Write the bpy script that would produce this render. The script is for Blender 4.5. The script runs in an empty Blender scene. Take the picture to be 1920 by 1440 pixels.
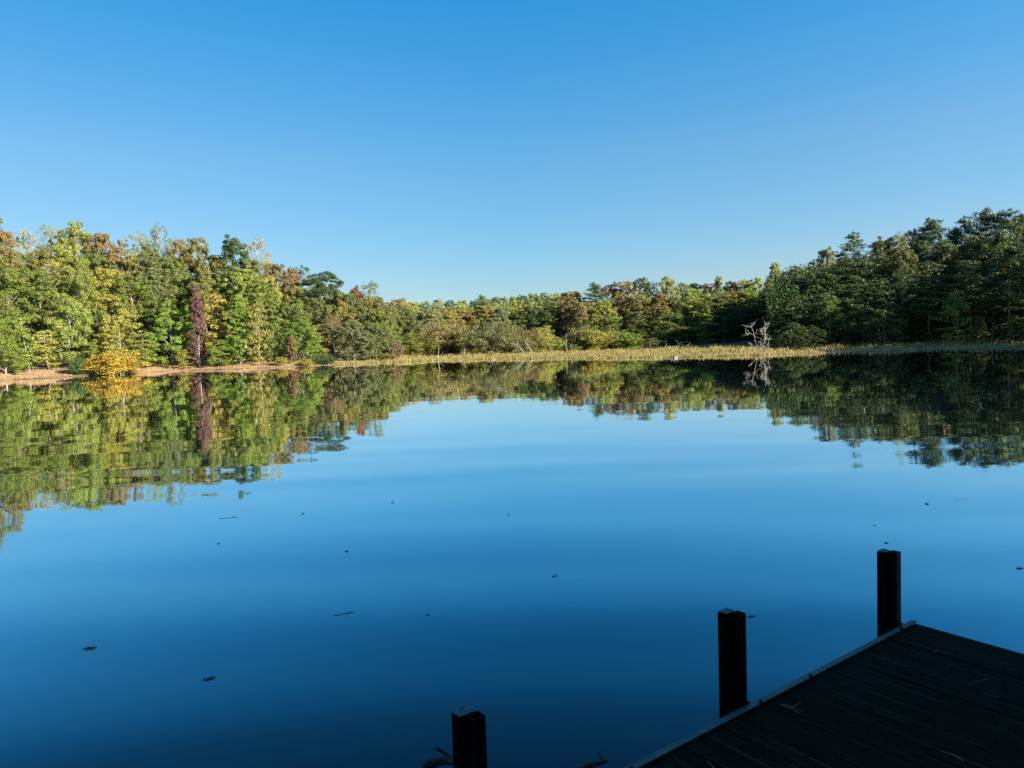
import bpy, math, random
import numpy as np
from mathutils import Vector

C = bpy.context.scene.collection
RAD = math.radians

# ------------------------------------------------------------------ camera
CAM_Z, PITCH, ROLL, FPX = 2.6, 3.43, 1.94, 1386.0        # metres, degrees, degrees, focal length in 1920-wide pixels
_p, _r = RAD(PITCH), RAD(ROLL)
FWD = np.array([0, math.cos(_p), -math.sin(_p)])
_R = np.array([1.0, 0, 0]); _U = np.cross(_R, FWD)
RIGHT = _R * math.cos(_r) - _U * math.sin(_r)
UP = _U * math.cos(_r) + _R * math.sin(_r)
cam_data = bpy.data.cameras.new('camera')
cam_data.sensor_width = 36.0
cam_data.lens = 36.0 * FPX / 1920.0
cam_data.clip_start, cam_data.clip_end = 0.05, 6000
cam = bpy.data.objects.new('camera', cam_data); C.objects.link(cam)
from mathutils import Matrix
M3 = Matrix(((RIGHT[0], UP[0], -FWD[0]), (RIGHT[1], UP[1], -FWD[1]), (RIGHT[2], UP[2], -FWD[2])))
cam.matrix_world = Matrix.Translation((0, 0, CAM_Z)) @ M3.to_4x4()
bpy.context.scene.camera = cam

# ------------------------------------------------------------------ daylight
SUN_AZ, SUN_EL = 122.0, 20.0
scene = bpy.context.scene
world = bpy.data.worlds.new('World'); scene.world = world; world.use_nodes = True
wn = world.node_tree; bgn = wn.nodes['Background']
sky = wn.nodes.new('ShaderNodeTexSky'); sky.sky_type = 'NISHITA'; sky.sun_disc = False
sky.sun_elevation, sky.sun_rotation = RAD(SUN_EL), RAD(SUN_AZ)
sky.air_density, sky.dust_density, sky.ozone_density, sky.altitude = 1.0, 0.2, 2.0, 200
hs = wn.nodes.new('ShaderNodeHueSaturation')
hs.inputs['Hue'].default_value, hs.inputs['Saturation'].default_value, hs.inputs['Value'].default_value = 0.485, 1.12, 1.0
wn.links.new(sky.outputs[0], hs.inputs['Color']); 
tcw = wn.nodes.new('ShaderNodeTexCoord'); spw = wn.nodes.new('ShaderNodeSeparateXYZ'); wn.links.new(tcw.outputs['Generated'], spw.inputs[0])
rw = wn.nodes.new('ShaderNodeValToRGB'); wn.links.new(spw.outputs['Z'], rw.inputs[0])      # tint by height: cyan low, deep blue above, zenith lifted as added fill
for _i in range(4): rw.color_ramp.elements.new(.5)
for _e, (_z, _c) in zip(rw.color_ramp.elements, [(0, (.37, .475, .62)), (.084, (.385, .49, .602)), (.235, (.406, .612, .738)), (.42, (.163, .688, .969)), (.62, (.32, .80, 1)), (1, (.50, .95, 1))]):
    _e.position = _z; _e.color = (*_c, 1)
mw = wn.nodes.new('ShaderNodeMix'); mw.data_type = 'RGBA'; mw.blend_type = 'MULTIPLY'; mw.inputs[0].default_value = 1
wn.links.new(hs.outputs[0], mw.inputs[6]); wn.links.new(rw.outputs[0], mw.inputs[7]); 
xw = wn.nodes.new('ShaderNodeMath'); xw.operation = 'MULTIPLY_ADD'; xw.inputs[1].default_value = xw.inputs[2].default_value = .5; wn.links.new(spw.outputs['X'], xw.inputs[0])
rx = wn.nodes.new('ShaderNodeValToRGB'); wn.links.new(xw.outputs[0], rx.inputs[0]); rx.color_ramp.elements.new(.5)
for _e, (_z, _c) in zip(rx.color_ramp.elements, [(.25, (.714, .592, .571)), (.5, (.68, .68, .68)), (.75, (.986, .83, .802))]):
    _e.position = _z; _e.color = (*_c, 1)
mx2 = wn.nodes.new('ShaderNodeMix'); mx2.data_type = 'RGBA'; mx2.blend_type = 'MULTIPLY'; mx2.inputs[0].default_value = 1
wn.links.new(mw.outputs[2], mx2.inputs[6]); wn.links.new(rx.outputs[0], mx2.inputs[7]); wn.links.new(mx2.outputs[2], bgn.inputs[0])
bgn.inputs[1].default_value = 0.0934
sun = bpy.data.lights.new('sun', 'SUN'); sun.energy = 5.0; sun.angle = RAD(0.5); sun.color = (1.0, 0.91, 0.72)
so = bpy.data.objects.new('sun', sun); C.objects.link(so)
sd = Vector((math.cos(RAD(SUN_EL)) * math.sin(RAD(SUN_AZ)), math.cos(RAD(SUN_EL)) * math.cos(RAD(SUN_AZ)), math.sin(RAD(SUN_EL))))
so.rotation_euler = sd.to_track_quat('Z', 'Y').to_euler()
so.location = sd * 60
vs = scene.view_settings
vs.view_transform, vs.look, vs.gamma, vs.exposure, vs.use_curve_mapping = 'Standard', 'None', 1.0, 1.85, False
scene.cycles.use_denoising = False
scene.cycles.max_bounces = 8; scene.cycles.transparent_max_bounces = 4

# ------------------------------------------------------------------ picture point -> place
def ray(px, py):
    d = FPX * FWD + RIGHT * (px - 960) - UP * (py - 720)
    return d / d[1]
def on_plane(px, py, z=0.0):
    d = ray(px, py); t = (z - CAM_Z) / d[2]
    return np.array([d[0] * t, d[1] * t, z])

# ------------------------------------------------------------------ the pond outline and the lie of the land
SHORE_PX = [(0, 714), (60, 711), (150, 705.5), (240, 701), (300, 697), (370, 694.5), (450, 692), (550, 688), (650, 683.5), (750, 679),
            (830, 676), (900, 674), (980, 673), (1050, 672), (1150, 671.5), (1250, 670.5), (1330, 669), (1400, 667), (1480, 664),
            (1600, 660), (1750, 656), (1830, 655), (1920, 653)]
FAR = [tuple(on_plane(x, y)[:2]) for x, y in SHORE_PX]
POLY = np.array([(-20, -9), (-44, 2), (-58, 22), (-60, 50), (-56, 68)] + FAR + [(60, 74), (70, 62), (72, 40), (60, 15), (40, 0), (14, -7), (0, -9)])

def shore_dist(x, y):
    """signed distance to the shoreline: positive on land"""
    x = np.asarray(x, float); y = np.asarray(y, float)
    best = np.full(x.shape, 1e9); inside = np.zeros(x.shape, bool)
    n = len(POLY)
    for i in range(n):
        (ax, ay), (bx, by) = POLY[i], POLY[(i + 1) % n]
        dx, dy = bx - ax, by - ay
        t = np.clip(((x - ax) * dx + (y - ay) * dy) / (dx * dx + dy * dy), 0, 1)
        best = np.minimum(best, np.hypot(x - ax - t * dx, y - ay - t * dy))
        c = ((ay > y) != (by > y)) & (x < (bx - ax) * (y - ay) / (by - ay + 1e-12) + ax)
        inside ^= c
    return np.where(inside, -best, best)
def sstep(a, b, v):
    t = np.clip((v - a) / (b - a), 0, 1); return t * t * (3 - 2 * t)
def marsh_w(x, y):
    """1 on the flat grassy marsh of the far shore, 0 on the wooded left bank"""
    return sstep(-32, -12, x) * sstep(55, 70, y)
def shore_wobble(x, y):
    return (.55 * np.sin(x * .8 + 1.3 * np.sin(x * .37)) + .35 * np.sin(x * 2.1 + .7)) * sstep(55, 66, y)
def height(x, y):
    x = np.asarray(x, float); y = np.asarray(y, float)
    s = shore_dist(x, y) + shore_wobble(x, y); sp = np.maximum(s, 0)
    left = 0.12 * np.minimum(sp, 7) + 0.10 * np.clip(sp - 7, 0, 60)
    marsh = 0.009 * np.minimum(sp, 28) + 0.055 * np.clip(sp - 30, 0, 110)
    w = marsh_w(x, y)
    z = left * (1 - w) + marsh * w
    z = z + np.clip(sp, 0, 3) / 3 * (0.10 * np.sin(x * 0.61 + 1.3 * np.sin(y * 0.23)) * np.sin(y * 0.53 + 0.7) + 0.06 * np.sin(x * 1.7 + y * 0.9) * np.sin(y * 1.3 - x * 0.4))
    z = np.where(s > 0, z + 0.03, np.maximum(s * 0.22, -2.2))
    return z
def ground_z(x, y):
    return float(height(np.array([x]), np.array([y]))[0])

# ------------------------------------------------------------------ helpers
def tag(o, label=None, cat=None, group=None, kind=None):
    if label: o['label'] = label
    if cat: o['category'] = cat
    if group: o['group'] = group
    if kind: o['kind'] = kind
    return o
def link(name, mesh, parent=None, loc=None):
    o = bpy.data.objects.new(name, mesh); C.objects.link(o)
    if parent: o.parent = parent
    if loc is not None: o.location = loc
    return o
class MB:
    """collects quads, tubes and boxes, then makes one mesh"""
    def __init__(s): s.v = []; s.f = []; s.n = 0
    def add(s, verts, faces):
        s.v.append(np.asarray(verts, float).reshape(-1, 3)); b = s.n
        s.f.extend([tuple(i + b for i in f) for f in faces]); s.n += len(s.v[-1])
    def tube(s, pts, rad, sides=5, cap=True):
        pts = [np.asarray(p, float) for p in pts]; k = len(pts); vs_ = []
        for i, p in enumerate(pts):
            d = pts[min(i + 1, k - 1)] - pts[max(i - 1, 0)]; d = d / (np.linalg.norm(d) + 1e-9)
            a = np.cross(d, [0, 0, 1] if abs(d[2]) < .9 else [1, 0, 0]); a /= np.linalg.norm(a); b = np.cross(d, a)
            for j in range(sides):
                t = 2 * math.pi * j / sides
                vs_.append(p + rad[i] * (a * math.cos(t) + b * math.sin(t)))
        fs = [(i * sides + j, i * sides + (j + 1) % sides, (i + 1) * sides + (j + 1) % sides, (i + 1) * sides + j) for i in range(k - 1) for j in range(sides)]
        if cap: fs += [tuple(range(sides))[::-1], tuple(range((k - 1) * sides, k * sides))]
        s.add(vs_, fs)
    def box(s, o, ax, ay, az):
        """box from corner o along three edge vectors"""
        o, ax, ay, az = (np.asarray(q, float) for q in (o, ax, ay, az))
        v = [o, o + ax, o + ax + ay, o + ay, o + az, o + ax + az, o + ax + ay + az, o + ay + az]
        s.add(v, [(3, 2, 1, 0), (4, 5, 6, 7), (0, 1, 5, 4), (1, 2, 6, 5), (2, 3, 7, 6), (3, 0, 4, 7)])
    def mesh(s, name, mat, smooth=False):
        me = bpy.data.meshes.new(name)
        me.from_pydata(np.concatenate(s.v).tolist() if s.v else [], [], s.f); me.update()
        if mat: me.materials.append(mat)
        if smooth: me.polygons.foreach_set('use_smooth', [True] * len(me.polygons))
        return me
def quads_mesh(name, V, mat):
    """V: (n,4,3) array of separate quads"""
    n = len(V); me = bpy.data.meshes.new(name)
    me.vertices.add(n * 4); me.vertices.foreach_set('co', V.reshape(-1).astype(np.float32))
    me.loops.add(n * 4); me.loops.foreach_set('vertex_index', np.arange(n * 4, dtype=np.int32))
    me.polygons.add(n); me.polygons.foreach_set('loop_start', np.arange(0, n * 4, 4, dtype=np.int32))
    me.update(calc_edges=True); me.validate()
    me.materials.append(mat); return me

# ------------------------------------------------------------------ materials
def mat(name):
    m = bpy.data.materials.new(name); m.use_nodes = True
    return m, m.node_tree.nodes, m.node_tree.links, m.node_tree.nodes['Principled BSDF']
def noise(N, L, scale, detail=3, vec=None, rough=.5):
    n = N.new('ShaderNodeTexNoise'); n.inputs['Scale'].default_value = scale; n.inputs['Detail'].default_value = detail; n.inputs['Roughness'].default_value = rough
    if vec is not None: L.new(vec, n.inputs['Vector'])
    return n.outputs['Fac']
def ramp(N, L, fac, stops):
    r = N.new('ShaderNodeValToRGB'); e = r.color_ramp.elements
    while len(e) < len(stops): e.new(0.5)
    for el, (p, c) in zip(e, stops): el.position = p; el.color = (*c, 1)
    L.new(fac, r.inputs[0]); return r.outputs[0]
def math_n(N, L, op, a, b=None):
    m = N.new('ShaderNodeMath'); m.operation = op
    for i, v in enumerate((a, b)):
        if v is None: continue
        if isinstance(v, (int, float)): m.inputs[i].default_value = v
        else: L.new(v, m.inputs[i])
    return m.outputs[0]
def mixc(N, L, fac, a, b, mode='MIX'):
    m = N.new('ShaderNodeMix'); m.data_type = 'RGBA'; m.blend_type = mode
    for s_, v in ((m.inputs[0], fac), (m.inputs[6], a), (m.inputs[7], b)):
        if isinstance(v, (int, float)): s_.default_value = v
        elif isinstance(v, tuple): s_.default_value = (*v, 1)
        else: L.new(v, s_)
    return m.outputs[2]

def leaf_material(name, transl=0.40, rough=0.55, second=(0.24, 0.18, 0.035), second_amt=0.36, spec=0.12):
    m, N, L, P = mat(name)
    oi = N.new('ShaderNodeObjectInfo'); tc = N.new('ShaderNodeTexCoord'); ge = N.new('ShaderNodeNewGeometry')
    n1 = noise(N, L, 0.33, 2, tc.outputs['Object']); n2 = noise(N, L, 1.1, 2, tc.outputs['Object'])
    # turned patches of the crown, sunlit patches painted on pines, and leaf-to-leaf differences
    patch = math_n(N, L, 'MULTIPLY', math_n(N, L, 'SUBTRACT', n1, 0.47), 3.2)
    patch = math_n(N, L, 'MULTIPLY', math_n(N, L, 'MAXIMUM', math_n(N, L, 'MINIMUM', patch, 1.0), 0.0), second_amt)
    base = mixc(N, L, patch, oi.outputs['Color'], second)
    hv = N.new('ShaderNodeHueSaturation'); hv.inputs['Saturation'].default_value = .98; L.new(base, hv.inputs['Color'])
    isl = ge.outputs['Random Per Island']
    L.new(math_n(N, L, 'ADD', 0.484, math_n(N, L, 'MULTIPLY', isl, 0.032)), hv.inputs['Hue'])
    L.new(math_n(N, L, 'ADD', 0.62, math_n(N, L, 'ADD', math_n(N, L, 'MULTIPLY', isl, 0.24), math_n(N, L, 'MULTIPLY', n2, 0.6))), hv.inputs['Value'])
    L.new(hv.outputs[0], P.inputs['Base Color'])
    P.inputs['Roughness'].default_value = rough; P.inputs['Specular IOR Level'].default_value = spec
    t = N.new('ShaderNodeBsdfTranslucent'); mx = N.new('ShaderNodeMixShader'); mx.inputs[0].default_value = transl
    L.new(hv.outputs[0], t.inputs[0]); L.new(P.outputs[0], mx.inputs[1]); L.new(t.outputs[0], mx.inputs[2])
    L.new(mx.outputs[0], N['Material Output'].inputs[0])
    return m
M_LEAF = leaf_material('broad_leaf')
M_NEEDLE = leaf_material('pine_needle', transl=0.15, rough=0.45, second=(0.125, 0.135, 0.030), second_amt=0.6, spec=0.35)  # yellow-green second colour paints sunlit patches into the pine crowns

def bark_material(name, c1, c2):
    m, N, L, P = mat(name)
    tc = N.new('ShaderNodeTexCoord'); mp = N.new('ShaderNodeMapping'); mp.inputs['Scale'].default_value = (6, 6, 1.2); L.new(tc.outputs['Object'], mp.inputs[0])
    L.new(ramp(N, L, noise(N, L, 2.0, 4, mp.outputs[0]), [(0.3, c1), (0.7, c2)]), P.inputs['Base Color'])
    P.inputs['Roughness'].default_value = 0.9
    return m
M_BARK = bark_material('bark', (0.10, 0.085, 0.07), (0.30, 0.27, 0.23))
M_PINEBARK = bark_material('pine_bark', (0.07, 0.05, 0.04), (0.24, 0.18, 0.14))
M_DEAD = bark_material('weathered_dead_wood', (0.12, 0.11, 0.10), (0.31, 0.29, 0.265))
M_WETWOOD = bark_material('wet_dark_wood', (0.015, 0.012, 0.010), (0.06, 0.045, 0.035))

def ground_material():
    m, N, L, P = mat('bank_and_forest_floor')
    tc = N.new('ShaderNodeTexCoord'); at = N.new('ShaderNodeAttribute'); at.attribute_name = 'cover'
    sp = N.new('ShaderNodeSeparateColor'); L.new(at.outputs['Color'], sp.inputs[0])
    n1 = noise(N, L, 0.9, 6, tc.outputs['Object'], .65); n2 = noise(N, L, 5.0, 4, tc.outputs['Object'], .6)
    litter = ramp(N, L, n1, [(0.25, (0.06, 0.04, 0.022)), (0.5, (0.12, 0.08, 0.045)), (0.75, (0.20, 0.13, 0.07))])
    clay = ramp(N, L, n1, [(0.25, (0.18, 0.10, 0.05)), (0.5, (0.32, 0.19, 0.095)), (0.75, (0.42, 0.28, 0.15))])
    sedge = ramp(N, L, n2, [(0.3, (0.14, 0.12, 0.045)), (0.55, (0.24, 0.205, 0.07)), (0.8, (0.30, 0.235, 0.10))])
    c = mixc(N, L, sp.outputs[0], litter, clay); c = mixc(N, L, sp.outputs[1], c, sedge)
    c = mixc(N, L, sp.outputs[2], c, (0.035, 0.028, 0.02))
    L.new(c, P.inputs['Base Color']); P.inputs['Roughness'].default_value = 0.95
    b = N.new('ShaderNodeBump'); b.inputs['Strength'].default_value = 0.6; b.inputs['Distance'].default_value = 0.15; L.new(n2, b.inputs['Height']); L.new(b.outputs[0], P.inputs['Normal'])
    return m

def water_material():
    m, N, L, P = mat('pond_water')
    P.inputs['Base Color'].default_value = (0.001, 0.010, 0.022, 1); P.inputs['Roughness'].default_value = 0.5; P.inputs['Specular IOR Level'].default_value = 0
    tc = N.new('ShaderNodeTexCoord')
    def w(scale, stretch, rot, detail):
        mp = N.new('ShaderNodeMapping'); mp.inputs['Scale'].default_value = (scale * stretch, scale, scale); mp.inputs['Rotation'].default_value = (0, 0, RAD(rot))
        L.new(tc.outputs['Object'], mp.inputs[0]); return noise(N, L, 1.0, detail, mp.outputs[0], .4)
    swell = w(0.55, 0.22, 9, 0); mid = w(1.7, 0.35, -6, 1); rip = w(5.0, 0.5, 14, 1)
    calm = noise(N, L, 0.05, 2, tc.outputs['Object'])
    h = math_n(N, L, 'ADD', math_n(N, L, 'MULTIPLY', swell, 0.0300), math_n(N, L, 'MULTIPLY', mid, 0.0005))
    rp = math_n(N, L, 'MULTIPLY', math_n(N, L, 'MULTIPLY', rip, 0.0009), calm)
    h = math_n(N, L, 'ADD', h, rp)
    sy = N.new('ShaderNodeSeparateXYZ'); L.new(tc.outputs['Object'], sy.inputs[0]); far_calm = N.new('ShaderNodeMapRange'); L.new(sy.outputs['Y'], far_calm.inputs[0])
    far_calm.inputs[1].default_value, far_calm.inputs[2].default_value, far_calm.inputs[3].default_value, far_calm.inputs[4].default_value = 5, 30, 1.0, .09   # the sheltered far half of the pond lies calmer
    h = math_n(N, L, 'MULTIPLY', h, far_calm.outputs[0])
    b = N.new('ShaderNodeBump'); b.inputs['Strength'].default_value = 1.0; b.inputs['Distance'].default_value = 1.0
    L.new(h, b.inputs['Height']); L.new(b.outputs[0], P.inputs['Normal'])
    g = N.new('ShaderNodeBsdfGlossy'); g.inputs['Roughness'].default_value = 0.028; L.new(b.outputs[0], g.inputs['Normal'])
    lw = N.new('ShaderNodeLayerWeight'); lw.inputs['Blend'].default_value = 0.5; L.new(b.outputs[0], lw.inputs['Normal'])
    F = lw.outputs['Facing']
    L.new(ramp(N, L, F, [(0, (.9, 1, 1)), (.5, (.55, .88, 1)), (.642, (.40, .86, 1)), (.767, (.52, .91, 1)), (.895, (.98, 1, 1)), (1, (1,) * 3)]), g.inputs['Color'])
    fr = ramp(N, L, F, [(0, (.025,) * 3), (.45, (.055,) * 3), (.546, (.13,) * 3), (.642, (.36,) * 3), (.767, (.76,) * 3), (.895, (.95,) * 3), (1, (1,) * 3)])
    mx = N.new('ShaderNodeMixShader'); L.new(fr, mx.inputs[0]); L.new(P.outputs[0], mx.inputs[1]); L.new(g.outputs[0], mx.inputs[2]); L.new(mx.outputs[0], N['Material Output'].inputs[0])
    return m

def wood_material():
    m, N, L, P = mat('shade_dark_deck_wood')
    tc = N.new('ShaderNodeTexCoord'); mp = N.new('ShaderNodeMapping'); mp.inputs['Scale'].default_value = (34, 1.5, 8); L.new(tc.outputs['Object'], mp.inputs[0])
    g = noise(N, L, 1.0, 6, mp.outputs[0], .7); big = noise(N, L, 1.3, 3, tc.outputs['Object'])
    c = ramp(N, L, g, [(0.35, (0.005, 0.004, 0.003)), (0.55, (0.014, 0.0105, 0.0075)), (0.70, (0.080, 0.066, 0.048))])  # near-black base takes the dock's shade into the wood colour
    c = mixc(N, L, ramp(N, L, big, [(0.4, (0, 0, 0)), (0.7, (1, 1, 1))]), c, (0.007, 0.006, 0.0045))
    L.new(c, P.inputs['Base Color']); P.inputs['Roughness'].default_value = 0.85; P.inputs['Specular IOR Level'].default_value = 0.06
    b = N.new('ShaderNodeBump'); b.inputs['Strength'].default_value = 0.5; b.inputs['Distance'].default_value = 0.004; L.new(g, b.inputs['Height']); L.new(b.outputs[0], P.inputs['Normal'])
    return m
def plain(name, col, rough=.6, metal=0.0, nscale=20, var=.35, spec=.3):
    m, N, L, P = mat(name)
    tc = N.new('ShaderNodeTexCoord'); n = noise(N, L, nscale, 4, tc.outputs['Object'], .6)
    L.new(ramp(N, L, n, [(0.3, tuple(q * (1 - var) for q in col)), (0.7, tuple(min(1, q * (1 + var)) for q in col))]), P.inputs['Base Color'])
    P.inputs['Roughness'].default_value = rough; P.inputs['Metallic'].default_value = metal; P.inputs['Specular IOR Level'].default_value = spec
    return m

# ------------------------------------------------------------------ ground, water
def build_ground():
    xs = np.concatenate([[-3000, -1500, -700, -400, -280], np.arange(-200, -75, 4.0), np.arange(-75, 90, 1.1), np.arange(90, 200, 4.0), [280, 400, 700, 1500, 3000]])
    ys = np.concatenate([[-1500, -600, -200, -90], np.arange(-50, 60, 4.0), np.arange(60, 150, 1.0), np.arange(150, 360, 5.0), [420, 600, 900, 1500, 3000]])
    X, Y = np.meshgrid(xs, ys); Z = height(X, Y)
    nx, ny = len(xs), len(ys)
    me = bpy.data.meshes.new('ground')
    idx = np.arange(nx * ny).reshape(ny, nx)
    q = np.stack([idx[:-1, :-1], idx[:-1, 1:], idx[1:, 1:], idx[1:, :-1]], -1).reshape(-1, 4)
    me.from_pydata(np.stack([X, Y, Z], -1).reshape(-1, 3).tolist(), [], q.tolist()); me.update()
    s = shore_dist(X, Y) + shore_wobble(X, Y); w = marsh_w(X, Y)
    wob = 1.2 * np.sin(X * 0.5) + 0.8 * np.sin(X * 1.3 + Y)
    clay = (1 - w) * sstep(9.0, 4.5, s + wob * .6)
    sedge = w * sstep(40, 34, s + wob) * (1 - .85 * sstep(24, 38, X))
    wet = sstep(0.9, 0.15, s + 0.15 * wob) * .8
    col = np.stack([clay, sedge, wet, np.ones_like(w)], -1).reshape(-1)
    ca = me.color_attributes.new('cover', 'FLOAT_COLOR', 'POINT'); ca.data.foreach_set('color', col.astype(np.float32))
    me.materials.append(ground_material()); me.polygons.foreach_set('use_smooth', [True] * len(me.polygons))
    tag(link('ground', me), kind='structure')
    b = MB(); b.add([(-100, -60, 0), (110, -60, 0), (110, 130, 0), (-100, 130, 0)], [(0, 1, 2, 3)])
    tag(link('pond_water', b.mesh('pond_water', water_material())), kind='structure')
build_ground()

# ------------------------------------------------------------------ tree prototypes: (crown mesh, trunk mesh, height, crown width)
def leaf_quads(P, Nrm, size, rng, slim=0.62, along=None):
    n = len(P)
    Nrm = Nrm / (np.linalg.norm(Nrm, axis=1, keepdims=True) + 1e-9)
    T = rng.normal(size=(n, 3)) if along is None else along + 0.35 * rng.normal(size=(n, 3))
    T -= Nrm * np.sum(T * Nrm, axis=1, keepdims=True); T /= (np.linalg.norm(T, axis=1, keepdims=True) + 1e-9)
    B = np.cross(Nrm, T); s = size[:, None]
    return np.stack([P - T * s * .5, P + B * s * slim * .5 - T * s * .05, P + T * s * .5, P - B * s * slim * .5 - T * s * .05], 1)
def clump(cen, rad, n, rng, size, flat=0.7, outward=None):
    d = rng.normal(size=(n, 3)); d[:, 2] = d[:, 2] * 0.9 + 0.25
    d /= np.linalg.norm(d, axis=1, keepdims=True)
    r = rad * (0.55 + 0.55 * rng.random(n)) [:, None]
    P = cen + d * r * np.array([1, 1, flat])
    Nn = d * 1.1 + rng.normal(size=(n, 3)) * 0.34 + np.array([0, 0, .35])
    return leaf_quads(P, Nn, size * (0.7 + 0.6 * rng.random(n)), rng)
def limb(tb, a, b, r0, r1, rng, sides=4, sag=0.12):
    a, b = np.asarray(a, float), np.asarray(b, float); L_ = np.linalg.norm(b - a)
    m = (a + b) / 2 + rng.normal(size=3) * L_ * 0.06 + np.array([0, 0, sag * L_])
    tb.tube([a, m, b], [r0, (r0 + r1) / 2, r1], sides, cap=False)
def trunk_path(H, lean, rng, k=6, wob=0.015):
    z = np.linspace(-0.4, H, k); ph = rng.random(2) * 6
    return [np.array([lean[0] * t + wob * H * math.sin(ph[0] + 5 * t / H), lean[1] * t + wob * H * math.sin(ph[1] + 4 * t / H), t]) for t in z]
def at_h(path, z):
    zs = [p[2] for p in path]
    return np.array([np.interp(z, zs, [p[i] for p in path]) for i in range(3)])

def proto_broad(seed, H, W, z0, lobes, per, dens, leaf, shape='oval', rtrunk=None):
    rng = np.random.default_rng(seed); R = W / 2; tb = MB(); Q = []
    path = trunk_path(H * 0.88, rng.normal(size=2) * 0.02, rng); r0 = rtrunk or H * 0.011
    tb.tube(path, list(np.linspace(r0 * 1.25, r0 * .22, len(path))), 7)
    for i in range(lobes):
        t = ((i + rng.random()) / lobes) ** .9
        if shape == 'oval': env = math.sqrt(max(.03, 1 - ((t - .42) / .64) ** 2))
        elif shape == 'spire': env = (1 - t) ** 0.8 * 0.9 + 0.14
        else: env = math.sqrt(max(0.02, 1 - (t * 1.05 - 0.30) ** 2 / 0.62))
        a = i * 2.39996 + rng.normal() * 0.5
        lr = R * (0.27 + 0.20 * rng.random()) * (0.75 + 0.25 * env) * (1.1 if shape == 'spire' else 1)
        rr = max(0, R * env * (0.82 + 0.36 * rng.random()) - lr * 0.75)
        z = H * z0 + (H * (1 - z0) - lr * .6) * t
        ax = at_h(path, min(z, H * .85)); cen = np.array([ax[0] + rr * math.cos(a), ax[1] + rr * math.sin(a), z])
        limb(tb, at_h(path, max(H * z0 * .8, z - rr * 0.8 - 0.3)), cen, r0 * .34, r0 * .10, rng)
        for j in range(per):
            d = rng.normal(size=3); d[2] = d[2] * .8 + .15; d /= np.linalg.norm(d)
            c = cen + d * lr * (0.55 + 0.5 * rng.random()) * np.array([1, 1, .85])
            cr = lr * (0.30 + 0.22 * rng.random())
            limb(tb, cen, c, r0 * .10, r0 * .04, rng, 3)
            Q.append(clump(c, cr, max(4, int(dens * (0.6 + 0.8 * rng.random()))), rng, leaf))
    V = np.concatenate(Q)
    return V, tb, H, W
def proto_pine(seed, H, W, z0, leaf=0.27):
    rng = np.random.default_rng(seed); tb = MB(); Q = []
    path = trunk_path(H * 0.97, rng.normal(size=2) * 0.012, rng, wob=0.006); r0 = H * 0.0105
    tb.tube(path, list(np.linspace(r0 * 1.2, r0 * .15, len(path))), 7)
    lv = int(17 + rng.integers(0, 5))
    for i in range(lv):
        t = (i + 0.5 * rng.random()) / lv; z = H * (z0 + (0.97 - z0) * t)
        Lm = W / 2 * (0.55 + 0.55 * math.sin(math.pi * (0.18 + 0.62 * t))) * (1 - 0.80 * t ** 2.3)
        for j in range(int(rng.integers(4, 7))):
            a = rng.random() * 6.283; L_ = Lm * (0.45 + 0.75 * rng.random()); up = (0.02 + 0.45 * t) * L_ + rng.normal() * .30
            st = at_h(path, z); en = st + np.array([L_ * math.cos(a), L_ * math.sin(a), up])
            limb(tb, st, en, r0 * .22, r0 * .06, rng, 3, 0.04)
            nt = max(2, int(L_ / 0.75))
            for k in range(nt):
                f = 0.35 + 0.7 * (k + .5) / nt; c = st + (en - st) * f + rng.normal(size=3) * np.array([.30, .30, .14])
                n = int(44 + 22 * rng.random()); d = rng.normal(size=(n, 3)); d[:, 2] += 0.3; d /= np.linalg.norm(d, axis=1, keepdims=True)
                P = c + d * (0.25 + 0.42 * rng.random((n, 1))) * np.array([1.15, 1.15, .48])
                Nn = d * .8 + rng.normal(size=(n, 3)) * .4 + np.array([0, 0, .6])
                Q.append(leaf_quads(P, Nn, leaf * (.7 + .6 * rng.random(n)), rng, slim=0.42, along=d))
    top = at_h(path, H * .95)
    for k in range(7):
        c = top + rng.normal(size=3) * np.array([.30, .30, .50]); Q.append(clump(c, 0.36, 34, rng, leaf, .9))
    for k in range(int(rng.integers(3, 8))):                      # dead stubs under the crown
        z = H * (0.12 + (z0 - 0.10) * rng.random()); a = rng.random() * 6.28; L_ = .6 + 1.4 * rng.random(); st = at_h(path, z)
        limb(tb, st, st + np.array([L_ * math.cos(a), L_ * math.sin(a), -.1]), r0 * .14, r0 * .05, rng, 3)
    return np.concatenate(Q), tb, H, W
def proto_layered(seed, H, W, z0, leaf=0.30, dens=30):
    rng = np.random.default_rng(seed); tb = MB(); Q = []
    path = trunk_path(H * 0.95, rng.normal(size=2) * 0.03, rng); r0 = H * 0.009
    tb.tube(path, list(np.linspace(r0 * 1.2, r0 * .2, len(path))), 6)
    lv = 11
    for i in range(lv):
        t = (i + .6 * rng.random()) / lv; z = H * (z0 + (0.96 - z0) * t); Lm = W / 2 * (1 - 0.65 * t ** 1.6) * (0.75 + .25 * math.sin(3 * t))
        for j in range(int(rng.integers(3, 5))):
            a = rng.random() * 6.283; L_ = Lm * (0.5 + .65 * rng.random()); st = at_h(path, z); en = st + np.array([L_ * math.cos(a), L_ * math.sin(a), .12 * L_ + .1 * rng.normal()])
            limb(tb, st, en, r0 * .25, r0 * .07, rng, 3, .06)
            nt = max(2, int(L_ / .5))
            for k in range(nt):
                f = 0.3 + .75 * (k + .5) / nt; c = st + (en - st) * f + rng.normal(size=3) * np.array([.25, .25, .22])
                Q.append(clump(c, 0.58, int(dens * (.6 + .8 * rng.random())), rng, leaf, .55))
    return np.concatenate(Q), tb, H, W
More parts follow.
